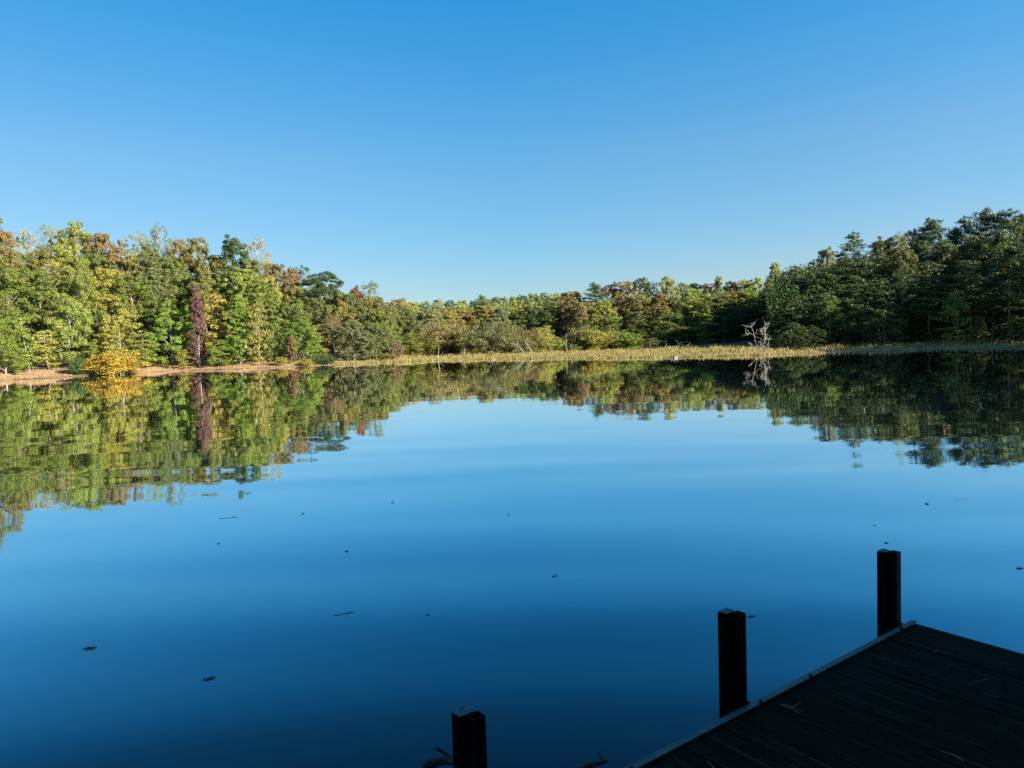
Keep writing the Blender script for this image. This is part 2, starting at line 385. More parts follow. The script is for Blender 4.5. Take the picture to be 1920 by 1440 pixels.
def proto_shrub(seed, H, W, stems, per, dens, leaf, low=0.12):
    rng = np.random.default_rng(seed); tb = MB(); Q = []
    for i in range(stems):
        a = i * 2.39996 + rng.normal() * .3; f = math.sqrt((i + .5) / stems); out = W / 2 * f * .86
        zt = H * (1 - 0.55 * f ** 2.2) * (0.78 + .3 * rng.random()); base = np.array([.25 * out * math.cos(a), .25 * out * math.sin(a), -.15])
        tip = np.array([out * math.cos(a), out * math.sin(a), zt])
        midp = base + (tip - base) * .5 + np.array([-.1 * out * math.cos(a), -.1 * out * math.sin(a), .10 * zt])
        tb.tube([base, midp, tip], [.055, .035, .012], 4, cap=False)
        for j in range(per):
            g = low + (1.03 - low) * (j + rng.random()) / per
            c = (base * (1 - g) ** 2 + 2 * midp * g * (1 - g) + tip * g * g) + rng.normal(size=3) * np.array([.32, .32, .22]) * W / 5
            c[2] = max(c[2], .25)
            limb(tb, base + (tip - base) * max(0, g - .2), c, .015, .006, rng, 3)
            Q.append(clump(c, W * (.075 + .05 * rng.random()), max(3, int(dens * (.6 + .8 * rng.random()))), rng, leaf, .8))
    return np.concatenate(Q), tb, H, W

PROTO = {}
def register(kind, fn, args_list, leafmat, barkmat):
    PROTO[kind] = []
    for args in args_list:
        V, tb, H, W = fn(*args)
        top = float(V[:, :, 2].max()); wid = float(np.percentile(np.hypot(V[:, :, 0], V[:, :, 1]), 96)) * 2
        PROTO[kind].append((quads_mesh('crown', V, leafmat), tb.mesh('trunk', barkmat), top, wid))
register('oval', proto_broad, [(s, 17, 8.4, .10, 36, 9, 92, .25, 'oval') for s in (1, 2, 3, 4, 5, 6)], M_LEAF, M_BARK)
register('thin', proto_broad, [(s, 17, 6.2, .36, 26, 8, 30, .19, 'oval') for s in (11, 12, 13)], M_LEAF, M_BARK)
register('round', proto_broad, [(s, 10, 6.8, .07, 30, 9, 86, .21, 'round') for s in (21, 22, 23, 24)], M_LEAF, M_BARK)
register('spire', proto_broad, [(s, 12, 4.4, .04, 34, 8, 80, .21, 'spire') for s in (31, 32)], M_LEAF, M_BARK)
register('layered', proto_layered, [(s, 10, 5.0, .10) for s in (41, 42, 43)], M_LEAF, M_BARK)
register('pine', proto_pine, [(51, 19, 7.0, .34), (52, 19, 7.4, .26), (53, 19, 6.6, .42), (54, 19, 7.6, .20), (55, 19, 6.2, .30)], M_NEEDLE, M_PINEBARK)
register('bush', proto_shrub, [(s, 4, 5.0, 34, 6, 66, .19) for s in (61, 62, 63)], M_LEAF, M_BARK)
register('willow', proto_shrub, [(s, 6.5, 6.5, 30, 9, 56, .20, .05) for s in (71, 72, 73, 74)], M_LEAF, M_BARK)

COL = {  # leaf colours of the autumn wood, linear
 'mid-green': (.115, .150, .032), 'bright green': (.135, .195, .032), 'yellow-green': (.190, .215, .044), 'dull green': (.115, .132, .044),
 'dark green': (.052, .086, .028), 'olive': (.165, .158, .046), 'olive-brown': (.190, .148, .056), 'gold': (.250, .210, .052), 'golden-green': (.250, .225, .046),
 'orange-brown': (.195, .142, .062), 'rust-red': (.185, .092, .060), 'burgundy': (.108, .052, .050), 'pale yellow': (.290, .255, .115),
 'pale green': (.190, .210, .085), 'grey-green': (.135, .148, .064), 'brown': (.150, .100, .062), 'bright yellow': (.345, .222, .030), 'pine-green': (.066, .098, .032)}
NOUN = {'oval': 'broadleaf tree', 'thin': 'thin-leaved tree', 'round': 'rounded tree', 'spire': 'narrow tree', 'layered': 'tiered tree', 'pine': 'pine', 'bush': 'bush', 'willow': 'loose shrub'}
NAME = {'oval': 'broadleaf_tree', 'thin': 'sparse_tree', 'round': 'broadleaf_tree', 'spire': 'narrow_tree', 'layered': 'layered_tree', 'pine': 'pine_tree', 'bush': 'bush', 'willow': 'marsh_shrub'}
ORD = 'next,second,third,fourth,fifth,sixth,seventh,eighth,ninth,tenth,eleventh,twelfth'.split(',')
RNG = random.Random(7)

def plant(kind, px, top, Y, wpx, colour, label, group=None, lit=1.0):
    ys = 650.0; x = 0
    for _ in range(3):                                        # stand it on the ground at depth Y
        x = ray(px, (ys + top) / 2)[0] * Y; z = ground_z(x, Y); g = (z - CAM_Z) / Y
        lo, hi = 300.0, 900.0
        for _k in range(26):
            m = (lo + hi) / 2
            if ray(px, m)[2] > g: lo = m
            else: hi = m
        ys = lo
    H = CAM_Z + ray(px, top)[2] * Y - z
    crown, trunk, ph, pw = RNG.choice(PROTO[kind])
    sz = max(0.15, H / ph); sx = (wpx * (1.0 if kind in ('spire', 'bush') else 1.18 if kind != 'pine' else 1.38) / FPX * Y) / pw
    sx = min(max(sx, sz * .45), sz * 2.2)
    e = bpy.data.objects.new(NAME[kind], None); C.objects.link(e); e.empty_display_size = .5
    e.location = (x, Y, z); e.rotation_euler = (0, 0, RNG.random() * 6.283); e.scale = (sx, sx, sz)
    tag(e, label, 'bush' if kind in ('bush', 'willow') else 'tree', group)
    t = link('trunk' if kind not in ('bush', 'willow') else 'stems', trunk, e)
    c = link('crown', crown, e)
    v = lit * RNG.uniform(.88, 1.14); j = RNG.uniform(.94, 1.06)  # lit brightens leaf colour by row, standing in for sunlight and distance haze
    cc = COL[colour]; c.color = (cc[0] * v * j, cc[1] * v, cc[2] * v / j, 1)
    return e

def size_word(kind, H): return ''
def row(place, Y, items, marks, group, lit=1.0):
    """one row of trees: items are (px, top, width, kind, colour[, depth shift]); marks give the landmark trees their own labels and short names"""
    items = sorted(items, key=lambda q: q[0])
    marked = [i for i, q in enumerate(items) if q[0] in marks]
    for i, q in enumerate(items):
        px, top, w, kind, colour = q[:5]; dy = q[5] if len(q) > 5 else RNG.uniform(-2.2, 2.2)
        yy = (Y(px) if callable(Y) else Y) + dy
        if px in marks: lab = marks[px][0]
        else:
            k = min(marked, key=lambda m: abs(m - i)); n = abs(k - i)
            lab = f"{colour} {NOUN[kind]} {place}, {ORD[n - 1]} {'left' if i < k else 'right'} of {marks[items[k][0]][1]}"
        plant(kind, px, top, yy, w, colour, lab, group, lit)

_sx = [p[0] for p in SHORE_PX]; _sy = [p[1] for p in FAR]
def shore_y(px): return float(np.interp(px, _sx, _sy))

# ---- the wood on the left bank
G = 'trees of the autumn wood on the left bank'
row('on left bank', lambda p: shore_y(p) + 3, [
 (-30, 560, 80, 'oval', 'mid-green'), (8, 585, 70, 'round', 'bright green', 1), (50, 590, 50, 'layered', 'yellow-green', 2), (88, 618, 50, 'layered', 'golden-green', 3),
 (128, 556, 76, 'round', 'yellow-green', 4), (146, 668, 36, 'bush', 'dark green', -2), (214, 655, 96, 'bush', 'bright yellow', -3.2), (176, 640, 46, 'layered', 'yellow-green', 2),
 (222, 578, 74, 'round', 'golden-green', 3), (262, 622, 50, 'layered', 'yellow-green', 1), (292, 600, 50, 'round', 'mid-green', 6), (322, 562, 78, 'round', 'bright green', 2), (345, 655, 26, 'layered', 'golden-green', -1.5),
 (371, 532, 38, 'spire', 'burgundy', 0), (402, 548, 52, 'layered', 'gold', 3), (412, 636, 44, 'round', 'bright green', 0), (450, 552, 52, 'spire', 'bright green', 1), (484, 566, 36, 'layered', 'gold', 0),
 (512, 600, 44, 'round', 'mid-green', 2), (545, 630, 24, 'spire', 'rust-red', 0), (526, 668, 28, 'bush', 'golden-green', -1.5), (566, 596, 62, 'round', 'bright green', 2), (594, 606, 46, 'layered', 'yellow-green', 3), (609, 662, 46, 'bush', 'dark green', -1),
 (574, 672, 30, 'bush', 'golden-green', -2), (624, 588, 40, 'thin', 'brown', 5), (662, 598, 62, 'round', 'grey-green', 2), (704, 604, 64, 'round', 'dull green', 3), (738, 632, 34, 'bush', 'brown', 3)],
 {214: ('golden yellow bush overhanging the waterline on the left bank', 'golden bush'), 371: ('narrow burgundy tree standing among green trees on the left bank', 'burgundy tree'),
  545: ('small rust-red sapling at the foot of the left wood', 'red sapling'), 609: ('low dark green bush on the left bank beside a fallen pale log', 'dark bush')}, G, 1.16)
row('inside left wood', lambda p: shore_y(p) + 14, [
 (-25, 480, 90, 'oval', 'dull green'), (20, 492, 90, 'oval', 'mid-green'), (70, 505, 84, 'oval', 'mid-green'), (110, 488, 56, 'thin', 'golden-green'), (150, 478, 66, 'oval', 'yellow-green'), (182, 565, 56, 'round', 'dark green'),
 (212, 500, 82, 'oval', 'golden-green'), (252, 512, 74, 'oval', 'mid-green'), (300, 500, 78, 'oval', 'dull green'), (345, 512, 70, 'oval', 'mid-green'), (388, 498, 64, 'oval', 'olive'), (424, 506, 60, 'oval', 'mid-green'),
 (456, 496, 66, 'oval', 'yellow-green'), (490, 520, 60, 'oval', 'mid-green'), (516, 524, 42, 'spire', 'yellow-green'), (548, 560, 66, 'round', 'mid-green'), (588, 556, 70, 'round', 'dull green'), (634, 562, 62, 'round', 'olive'),
 (676, 566, 58, 'round', 'dull green'), (712, 578, 56, 'round', 'mid-green')],
 {150: ('tall yellow-green broadleaf tree inside the left wood above the golden bush', 'tall yellow-green one'), 516: ('pointed bright yellow-green tree below the rust-brown crown', 'pointed yellow-green tree')}, G, 1.16)
row('deeper in left wood', lambda p: shore_y(p) + 22, [
 (0, 455, 84, 'oval', 'olive'), (45, 470, 80, 'oval', 'mid-green'), (92, 458, 70, 'oval', 'olive'), (130, 455, 70, 'oval', 'yellow-green'), (180, 470, 74, 'oval', 'mid-green'), (235, 475, 80, 'oval', 'olive'), (280, 470, 70, 'oval', 'dull green'),
 (325, 478, 70, 'oval', 'mid-green'), (405, 478, 70, 'oval', 'olive'), (470, 482, 70, 'oval', 'dull green'), (505, 515, 50, 'round', 'golden-green'), (560, 535, 60, 'round', 'olive'), (650, 545, 60, 'round', 'dull green'), (695, 555, 60, 'round', 'olive'), (728, 572, 50, 'round', 'dull green')],
 {235: ('olive broadleaf tree in the second line behind the orange-gold crown', 'tree behind orange-gold crown')}, G, 1.16)
row('on left skyline', lambda p: shore_y(p) + 32, [
 (-26, 371, 76, 'oval', 'olive-brown'), (6, 424, 66, 'oval', 'orange-brown', -10), (36, 434, 40, 'thin', 'pale green'), (60, 424, 40, 'thin', 'pale yellow'), (96, 418, 42, 'thin', 'pale green'), (122, 422, 40, 'thin', 'pale yellow'),
 (152, 413, 74, 'oval', 'yellow-green', -6), (208, 434, 84, 'oval', 'orange-brown', -8), (256, 428, 60, 'thin', 'pale green'), (304, 416, 46, 'thin', 'grey-green'), (282, 455, 50, 'oval', 'dull green'), (338, 446, 50, 'oval', 'olive-brown'),
 (372, 443, 62, 'oval', 'olive', -6), (437, 440, 66, 'oval', 'dark green', -8), (486, 446, 54, 'thin', 'pale yellow'), (512, 490, 40, 'thin', 'gold'), (529, 492, 70, 'oval', 'orange-brown', -6), (548, 500, 34, 'round', 'rust-red', -4), (574, 497, 44, 'thin', 'dark green'),
 (614, 508, 88, 'oval', 'dark green', -8), (668, 534, 40, 'round', 'rust-red', -6), (694, 526, 46, 'thin', 'mid-green', -6), (716, 556, 40, 'round', 'brown', -4)],
 {152: ('tallest yellow-green crown of the left skyline', 'tallest yellow-green crown'), 208: ('broad orange-gold crown on the left skyline', 'orange-gold crown'), 437: ('dark green crown standing clear of the left skyline', 'dark green crown'),
  486: ('pale yellow half-bare crown beside the dark green crown', 'half-bare pale crown'), 529: ('broad rust-brown crown where the left skyline drops', 'rust-brown crown'), 614: ('large dark green dome at the low end of the left skyline', 'dark green dome'),
  668: ('rust-red rounded crown near the marsh end of the left wood', 'rust-red crown')}, G, 1.16)

# ---- the marsh edge and far ridge in the middle
G = 'shrubs along the back of the marsh'
row('behind marsh grass', 122, [
 (752, 652, 40, 'bush', 'mid-green', 0), (775, 622, 52, 'willow', 'yellow-green'), (800, 612, 60, 'willow', 'olive'), (836, 600, 76, 'willow', 'olive-brown'), (862, 628, 40, 'willow', 'grey-green'), (884, 606, 64, 'willow', 'olive'), (916, 600, 70, 'willow', 'grey-green'),
 (950, 602, 60, 'willow', 'olive'), (972, 628, 44, 'willow', 'grey-green'), (988, 616, 48, 'willow', 'olive-brown'), (1018, 608, 46, 'willow', 'golden-green'), (1044, 630, 46, 'bush', 'yellow-green'), (1012, 655, 36, 'bush', 'yellow-green', -4),
 (1074, 645, 34, 'bush', 'mid-green', -2), (1092, 608, 56, 'willow', 'olive'), (1118, 616, 60, 'bush', 'golden-green'), (1150, 618, 62, 'bush', 'yellow-green'), (1180, 622, 56, 'bush', 'bright green', -3), (1196, 640, 34, 'bush', 'olive-brown', -3), (1222, 632, 44, 'bush', 'olive', 0)],
 {836: ('broad olive-brown loose shrub behind the forked pale stump', 'olive-brown shrub'), 1018: ('golden-green loose shrub in front of the shaded dark trees', 'golden-green shrub'), 1180: ('bright green bush nearest the grass, near the dark log', 'bright green bush')}, G, 1.2)
G = 'trees on the slope behind the marsh'
row('on slope behind marsh', 142, [
 (744, 590, 50, 'round', 'mid-green'), (770, 582, 56, 'round', 'dull green'), (806, 578, 60, 'round', 'grey-green'), (838, 580, 56, 'round', 'olive'), (872, 578, 60, 'round', 'olive-brown'), (905, 572, 70, 'round', 'olive'), (940, 576, 64, 'round', 'grey-green'),
 (978, 582, 44, 'oval', 'dark green'), (1000, 574, 50, 'oval', 'dark green'), (1030, 566, 56, 'oval', 'dark green'), (1056, 566, 40, 'oval', 'olive-brown'), (1086, 566, 50, 'oval', 'olive')],
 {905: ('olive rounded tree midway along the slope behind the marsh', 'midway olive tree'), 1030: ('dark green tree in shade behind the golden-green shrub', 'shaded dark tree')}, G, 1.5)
G = 'trees on the far ridge'
row('on lower ridge', 168, [
 (730, 582, 40, 'oval', 'olive'), (752, 574, 40, 'oval', 'grey-green'), (776, 578, 40, 'oval', 'pale green'), (802, 580, 42, 'oval', 'olive'), (828, 578, 40, 'oval', 'dull green'), (854, 580, 42, 'oval', 'pale green'), (880, 576, 40, 'oval', 'olive'), (904, 580, 40, 'oval', 'grey-green'),
 (928, 576, 42, 'oval', 'pale green'), (956, 574, 42, 'oval', 'olive'), (984, 570, 42, 'oval', 'golden-green'), (1010, 566, 42, 'oval', 'pale green'), (1036, 562, 42, 'oval', 'dull green')],
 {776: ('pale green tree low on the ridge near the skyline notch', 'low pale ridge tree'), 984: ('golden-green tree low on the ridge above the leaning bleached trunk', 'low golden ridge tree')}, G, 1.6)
row('on far ridge', 196, [
 (722, 574, 34, 'oval', 'olive'), (744, 560, 36, 'oval', 'olive-brown'), (768, 566, 40, 'oval', 'golden-green'), (792, 574, 36, 'oval', 'dull green'), (818, 572, 36, 'oval', 'grey-green'), (842, 574, 36, 'oval', 'olive'), (866, 568, 34, 'oval', 'yellow-green'),
 (888, 572, 34, 'oval', 'olive'), (910, 560, 34, 'oval', 'mid-green'), (930, 568, 34, 'oval', 'pale green'), (952, 570, 34, 'oval', 'olive'), (974, 562, 34, 'oval', 'yellow-green'), (996, 560, 34, 'oval', 'dull green'), (1018, 556, 36, 'oval', 'mid-green'), (1042, 554, 36, 'oval', 'golden-green'),
 (1064, 546, 36, 'oval', 'orange-brown')],
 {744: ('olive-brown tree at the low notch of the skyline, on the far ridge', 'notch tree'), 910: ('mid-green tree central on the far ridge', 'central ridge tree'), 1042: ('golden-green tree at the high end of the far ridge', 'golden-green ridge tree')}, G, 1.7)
row('on ridge crest', 236, [
 (732, 566, 26, 'oval', 'dull green'), (756, 558, 28, 'oval', 'olive'), (780, 566, 28, 'oval', 'dark green'), (800, 564, 28, 'oval', 'dull green'), (822, 560, 26, 'oval', 'pale green'), (846, 562, 28, 'oval', 'dark green'), (868, 562, 28, 'oval', 'dull green'), (888, 562, 26, 'oval', 'dark green'), (906, 552, 30, 'pine', 'pine-green'),
 (926, 556, 28, 'oval', 'dull green'), (944, 556, 26, 'oval', 'mid-green'), (962, 554, 26, 'oval', 'pale green'), (980, 552, 28, 'oval', 'dark green'), (1000, 549, 28, 'oval', 'mid-green'), (1020, 548, 28, 'oval', 'grey-green'), (1040, 549, 28, 'oval', 'yellow-green'), (1060, 548, 28, 'oval', 'dull green'), (1080, 545, 28, 'oval', 'olive')],
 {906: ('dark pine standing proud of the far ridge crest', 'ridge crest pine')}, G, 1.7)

# ---- the hill to the right of the marsh
G = 'trees on the hill right of the marsh'
row('on hill skyline', 150, [
 (1082, 546, 40, 'oval', 'dull green'), (1120, 528, 48, 'pine', 'pine-green'), (1146, 532, 40, 'oval', 'rust-red'), (1172, 527, 56, 'oval', 'olive-brown'), (1206, 519, 42, 'oval', 'dark green'), (1234, 525, 36, 'thin', 'grey-green'), (1254, 517, 44, 'oval', 'pale green'), (1280, 529, 40, 'oval', 'dull green'),
 (1308, 530, 42, 'oval', 'dark green'), (1328, 530, 40, 'oval', 'brown'), (1346, 517, 32, 'spire', 'pale green'), (1370, 527, 42, 'oval', 'olive'), (1396, 523, 40, 'oval', 'golden-green'), (1420, 519, 40, 'oval', 'yellow-green'), (1450, 491, 46, 'oval', 'pale green', -6), (1468, 506, 34, 'thin', 'orange-brown')],
 {1172: ('broad olive-brown crown on the hill skyline', 'olive-brown crown'), 1346: ('narrow pale green spire on the hill skyline', 'pale spire'), 1450: ('tall pale green crown where the hill meets the pines', 'tall pale green crown')}, G, 1.25)
row('on hill face', 136, [
 (1070, 556, 40, 'oval', 'orange-brown'), (1100, 566, 52, 'oval', 'olive-brown'), (1134, 560, 44, 'oval', 'yellow-green'), (1162, 552, 56, 'oval', 'orange-brown'), (1196, 550, 60, 'oval', 'olive'), (1236, 548, 60, 'oval', 'olive-brown'), (1266, 556, 52, 'oval', 'dull green'), (1298, 541, 64, 'oval', 'yellow-green'),
 (1336, 552, 60, 'oval', 'dull green'), (1376, 545, 58, 'oval', 'olive'), (1404, 540, 52, 'oval', 'yellow-green'), (1436, 548, 60, 'oval', 'dull green'), (1466, 560, 50, 'oval', 'dark green')],
 {1298: ('sunlit yellow-green tree high on the hill face above the white box', 'sunlit yellow-green tree')}, G, 1.3)
row('at hill foot', 126, [
 (1096, 600, 46, 'round', 'dark green', 3), (1140, 592, 56, 'round', 'mid-green', 3), (1186, 584, 60, 'oval', 'dull green', 2), (1214, 590, 50, 'oval', 'dark green', 2), (1252, 582, 66, 'round', 'mid-green'), (1288, 592, 54, 'round', 'dull green'), (1322, 584, 60, 'layered', 'bright green', -2), (1356, 590, 60, 'round', 'dark green'),
 (1392, 574, 64, 'oval', 'dark green'), (1436, 570, 66, 'oval', 'dark green'), (1476, 586, 60, 'round', 'dark green'), (1506, 590, 56, 'round', 'dark green')],
 {1322: ('bright green tiered tree at the foot of the hill above the grass', 'bright tiered tree')}, G, 1.15)

# ---- the pine wood on the right
G = 'trees of the shaded pine wood on the right'
row('on pine skyline', lambda p: shore_y(p) + 38, [
 (1488, 498, 62, 'pine', 'pine-green'), (1528, 486, 50, 'pine', 'pine-green'), (1550, 462, 42, 'oval', 'pale green'), (1574, 470, 50, 'pine', 'pine-green'), (1602, 434, 62, 'pine', 'pine-green'), (1634, 452, 56, 'pine', 'pine-green'), (1660, 441, 56, 'oval', 'olive'), (1690, 432, 44, 'thin', 'pale green'),
 (1712, 428, 48, 'oval', 'olive-brown'), (1747, 407, 66, 'pine', 'pine-green'), (1784, 424, 56, 'pine', 'pine-green'), (1810, 404, 60, 'pine', 'pine-green'), (1848, 388, 66, 'pine', 'pine-green'), (1886, 390, 74, 'pine', 'dark green'), (1918, 400, 60, 'pine', 'pine-green'), (1955, 388, 80, 'pine', 'pine-green'), (2010, 376, 80, 'pine', 'pine-green')],
 {1550: ('pale green broadleaf crown between dark pines on the skyline', 'pale green crown'), 1747: ('pine with a flat spreading top standing clear of the skyline', 'flat-topped pine'), 1886: ('big dark rounded pine top on the highest skyline', 'big dark pine top')}, G)
row('inside pine wood', lambda p: shore_y(p) + 30, [
 (1470, 536, 60, 'pine', 'pine-green'), (1512, 520, 64, 'pine', 'pine-green'), (1556, 500, 64, 'pine', 'pine-green'), (1590, 480, 66, 'pine', 'pine-green'), (1622, 476, 60, 'pine', 'pine-green'), (1654, 466, 62, 'pine', 'pine-green'), (1686, 460, 62, 'oval', 'dull green'), (1722, 450, 62, 'pine', 'pine-green'), (1768, 446, 66, 'pine', 'pine-green'),
 (1824, 440, 70, 'oval', 'dull green'), (1862, 432, 70, 'pine', 'pine-green'), (1905, 440, 70, 'pine', 'pine-green'), (1950, 430, 80, 'pine', 'pine-green')],
 {1686: ('dull green broadleaf tree among pines below the olive skyline crown', 'broadleaf among pines'), 1824: ('dull green broadleaf tree high in the pine wood, right of the flat-topped pine', 'high broadleaf')}, G)
row('fronting pine wood', lambda p: shore_y(p) + 22, [
 (1500, 560, 62, 'pine', 'pine-green'), (1545, 548, 60, 'pine', 'pine-green'), (1600, 530, 66, 'pine', 'pine-green'), (1646, 520, 62, 'pine', 'pine-green'), (1690, 512, 60, 'pine', 'pine-green'), (1740, 490, 66, 'pine', 'pine-green'), (1820, 486, 62, 'pine', 'pine-green'), (1893, 462, 76, 'pine', 'pine-green', -4), (1860, 520, 60, 'pine', 'pine-green')],
 {1893: ('sunlit pine with long drooping lower boughs at the front of the pine wood', 'sunlit drooping pine')}, G)
row('under the pines', lambda p: shore_y(p) + 17, [
 (1482, 604, 56, 'round', 'dark green'), (1520, 612, 50, 'round', 'dark green'), (1554, 552, 44, 'layered', 'mid-green'), (1582, 600, 56, 'round', 'dark green'), (1656, 578, 66, 'round', 'dull green', -2), (1620, 606, 46, 'round', 'dark green'), (1706, 604, 50, 'round', 'dark green', 4), (1794, 544, 60, 'layered', 'yellow-green', -4), (1836, 594, 34, 'spire', 'olive', -5), (1900, 590, 56, 'layered', 'olive', -4), (1750, 606, 46, 'round', 'dark green', 6), (1945, 580, 60, 'round', 'dull green')],
 {1794: ('sunlit yellow-green tiered tree in front of the dark pines', 'sunlit tiered tree'), 1554: ('mid-green tiered tree under the pale crown of the pine wood', 'mid-green tiered tree')}, G)
# ---- trees of the near shore, out of the picture, that shade the dock and the right bank
G = 'trees on the near shore that shade the dock'
def hidden(kind, x, y, H, W, label):
    crown, trunk, ph, pw = RNG.choice(PROTO[kind]); e = bpy.data.objects.new(NAME[kind], None); C.objects.link(e)
    e.location = (x, y, ground_z(x, y)); e.scale = (W / pw, W / pw, H / ph); e.rotation_euler = (0, 0, RNG.random() * 6); tag(e, label, 'tree', G)
    link('trunk', trunk, e); c = link('crown', crown, e); c.color = (*COL['mid-green'], 1)
for i in range(16):
    a = RAD(62 + i * 15.5); hidden('oval' if i % 3 else 'round', 3 + 15 * math.sin(a) + RNG.uniform(-2, 2), -6 + 11 * math.cos(a), RNG.uniform(16, 21), RNG.uniform(10, 13), 'leafy tree on the near shore behind the dock')
for i in range(26):
    t = i / 25; k_ = i % 2
    hidden('pine' if i % 3 else 'oval', 72 + 7 * k_ + 5 * math.sin(7 * t) + (6 if t > .6 else 0), 22 + 92 * t, RNG.uniform(15, 18), RNG.uniform(8, 9.5), 'tall tree on the right shore beside the pine wood')

for x_, y_ in ((11, -3), (14, -8), (19, -7), (18, -13), (25, -10), (24, -16), (32, -17), (13, 1)):
    hidden('oval', x_, y_, RNG.uniform(17, 20), 11, 'leafy tree on the near shore behind the dock')

# the depths of the woods behind the trees one can tell apart
def depths(name, label, n, where, hmax, colour, seed, leaf=.45):
    rng = np.random.default_rng(seed); x, y = where(rng, n); z0 = height(x, y)
    lump = .72 + .28 * np.sin(x * .55 + 2 * np.sin(y * .31)) * np.sin(y * .47 + x * .13)
    P = np.stack([x, y, z0 + hmax(x, y) * lump * rng.random(n) ** .8], -1); Nn = rng.normal(size=(n, 3)) + np.array([.35, -.5, .4])
    o = link(name, quads_mesh(name, leaf_quads(P, Nn, leaf * (.7 + .6 * rng.random(n)), rng), M_LEAF)); o.color = (*COL[colour], 1); tag(o, label, 'woodland', kind='stuff')
def along(px0, px1, d0, d1):
    def f(rng, n):
        px = rng.uniform(px0, px1, n); d = np.interp(px, _sx, _sy) + rng.uniform(d0, d1, n)
        return (px - 960) / FPX * d, d
    return f
depths('woodland', 'dense green undergrowth deep inside the left wood', 120000, along(-150, 735, 20, 50), lambda x, y: np.interp(x, [-70, -42, -24, -16], [12, 11, 7, 4.5]), 'dull green', 41)
depths('woodland', 'dense far woodland filling the ridge beyond the marsh', 110000, along(690, 1120, 55, 150), lambda x, y: 5.0 + 0 * x, 'dull green', 42, .5)
depths('woodland', 'dense woodland filling the hill right of the marsh', 100000, along(1040, 1500, 58, 85), lambda x, y: 8.5 + 0 * x, 'dull green', 43)
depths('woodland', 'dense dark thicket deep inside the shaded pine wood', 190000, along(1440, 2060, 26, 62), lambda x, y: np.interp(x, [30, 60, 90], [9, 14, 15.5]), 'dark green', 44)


# ------------------------------------------------------------------ dead wood along the far shore
def stand(px, Y):
    x = ray(px, 655)[0] * Y; return np.array([x, Y, ground_z(x, Y)])
def snag(px, Y, segs, name, label, cat='dead tree', group='dead trunks along the marsh', twigs=0, matl=None):
    """segs: limbs as lists of (dx, dz) metres from the base in the picture plane, then a thickness"""
    rng = np.random.default_rng(int(px)); b = MB()
    for pts, r in segs:
        P = [np.array([dx, rng.normal() * .12 * i, dz]) for i, (dx, dz) in enumerate(pts)]; P[0][2] -= .15 if P[0][2] < .1 else 0; r *= .52
        b.tube(P, list(np.linspace(r, r * .35, len(P))), 6)
        for k in range(twigs):
            i = rng.integers(1, len(P)); p = P[i - 1] + (P[i] - P[i - 1]) * rng.random(); d = rng.normal(size=3) * .5 + np.array([0, 0, .4]); L_ = .5 + .9 * rng.random()
            b.tube([p, p + d * L_ * .5 + rng.normal(size=3) * .06, p + d * L_], [r * .28, r * .2, r * .1], 4)
    o = link(name, b.mesh(name, matl or M_DEAD), loc=stand(px, Y)); tag(o, label, cat, group); return o
k = 1386 / 82.0                                                # pixels per metre where the bare tree stands
S = lambda *p: [((x - 1424) / k, (652 - y) / k) for x, y in p]
bare = bpy.data.objects.new('dead_tree', None); C.objects.link(bare); bare.location = stand(1424, 86); tag(bare, 'bleached multi-stemmed bare tree standing in the dry grass before the dark wood', 'dead tree')
rng = np.random.default_rng(5); b = MB()
for pts, r in [(S((1422, 652), (1415, 643), (1411, 637), (1403, 629)), .09), (S((1423, 652), (1420, 640), (1417, 630), (1414, 610), (1410, 599), (1408, 594)), .09), (S((1424, 652), (1425, 640), (1428, 632), (1430, 625)), .07),
               (S((1426, 652), (1430, 640), (1433, 626), (1435, 603), (1436, 600), (1446, 594), (1447, 590)), .11), (S((1428, 652), (1434, 642), (1441, 632), (1444, 626), (1443, 618)), .09), (S((1435, 603), (1434, 597)), .05), (S((1433, 626), (1441, 625), (1449, 626)), .045),
               (S((1415, 618), (1408, 613), (1400, 613)), .045), (S((1410, 600), (1402, 600), (1396, 598)), .04), (S((1434, 618), (1428, 613)), .04), (S((1434, 617), (1440, 615)), .035), (S((1426, 638), (1429, 634)), .04), (S((1440, 634), (1443, 643)), .035), (S((1408, 594), (1414, 593)), .03), (S((1434, 608), (1427, 609)), .03)]:
    P = [np.array([dx, rng.normal() * .10 * i, dz]) for i, (dx, dz) in enumerate(pts)]
    r *= .42; b.tube(P, list(np.linspace(r, r * .4, len(P))), 6)
    for q in range(7):
        i = rng.integers(1, len(P)); p = P[i - 1] + (P[i] - P[i - 1]) * rng.random(); d = rng.normal(size=3) * .6 + np.array([0, 0, .2]); b.tube([p, p + d * .35, p + d * .6 + rng.normal(size=3) * .1], [.022, .016, .01], 3)
link('trunk', b.mesh('trunk', M_DEAD), bare)
Q = []
for (x, y) in ((1398, 598), (1403, 600), (1397, 614), (1401, 615), (1427, 609), (1429, 614), (1394, 616), (1429, 610)):
    p = S((x, y))[0]; Q.append(clump(np.array([p[0], rng.normal() * .15, p[1]]), .28, 16, rng, .11, .5))
lf = link('leaf_spray', quads_mesh('leaf_spray', np.concatenate(Q), M_LEAF), bare); lf.color = (*COL['grey-green'], 1)

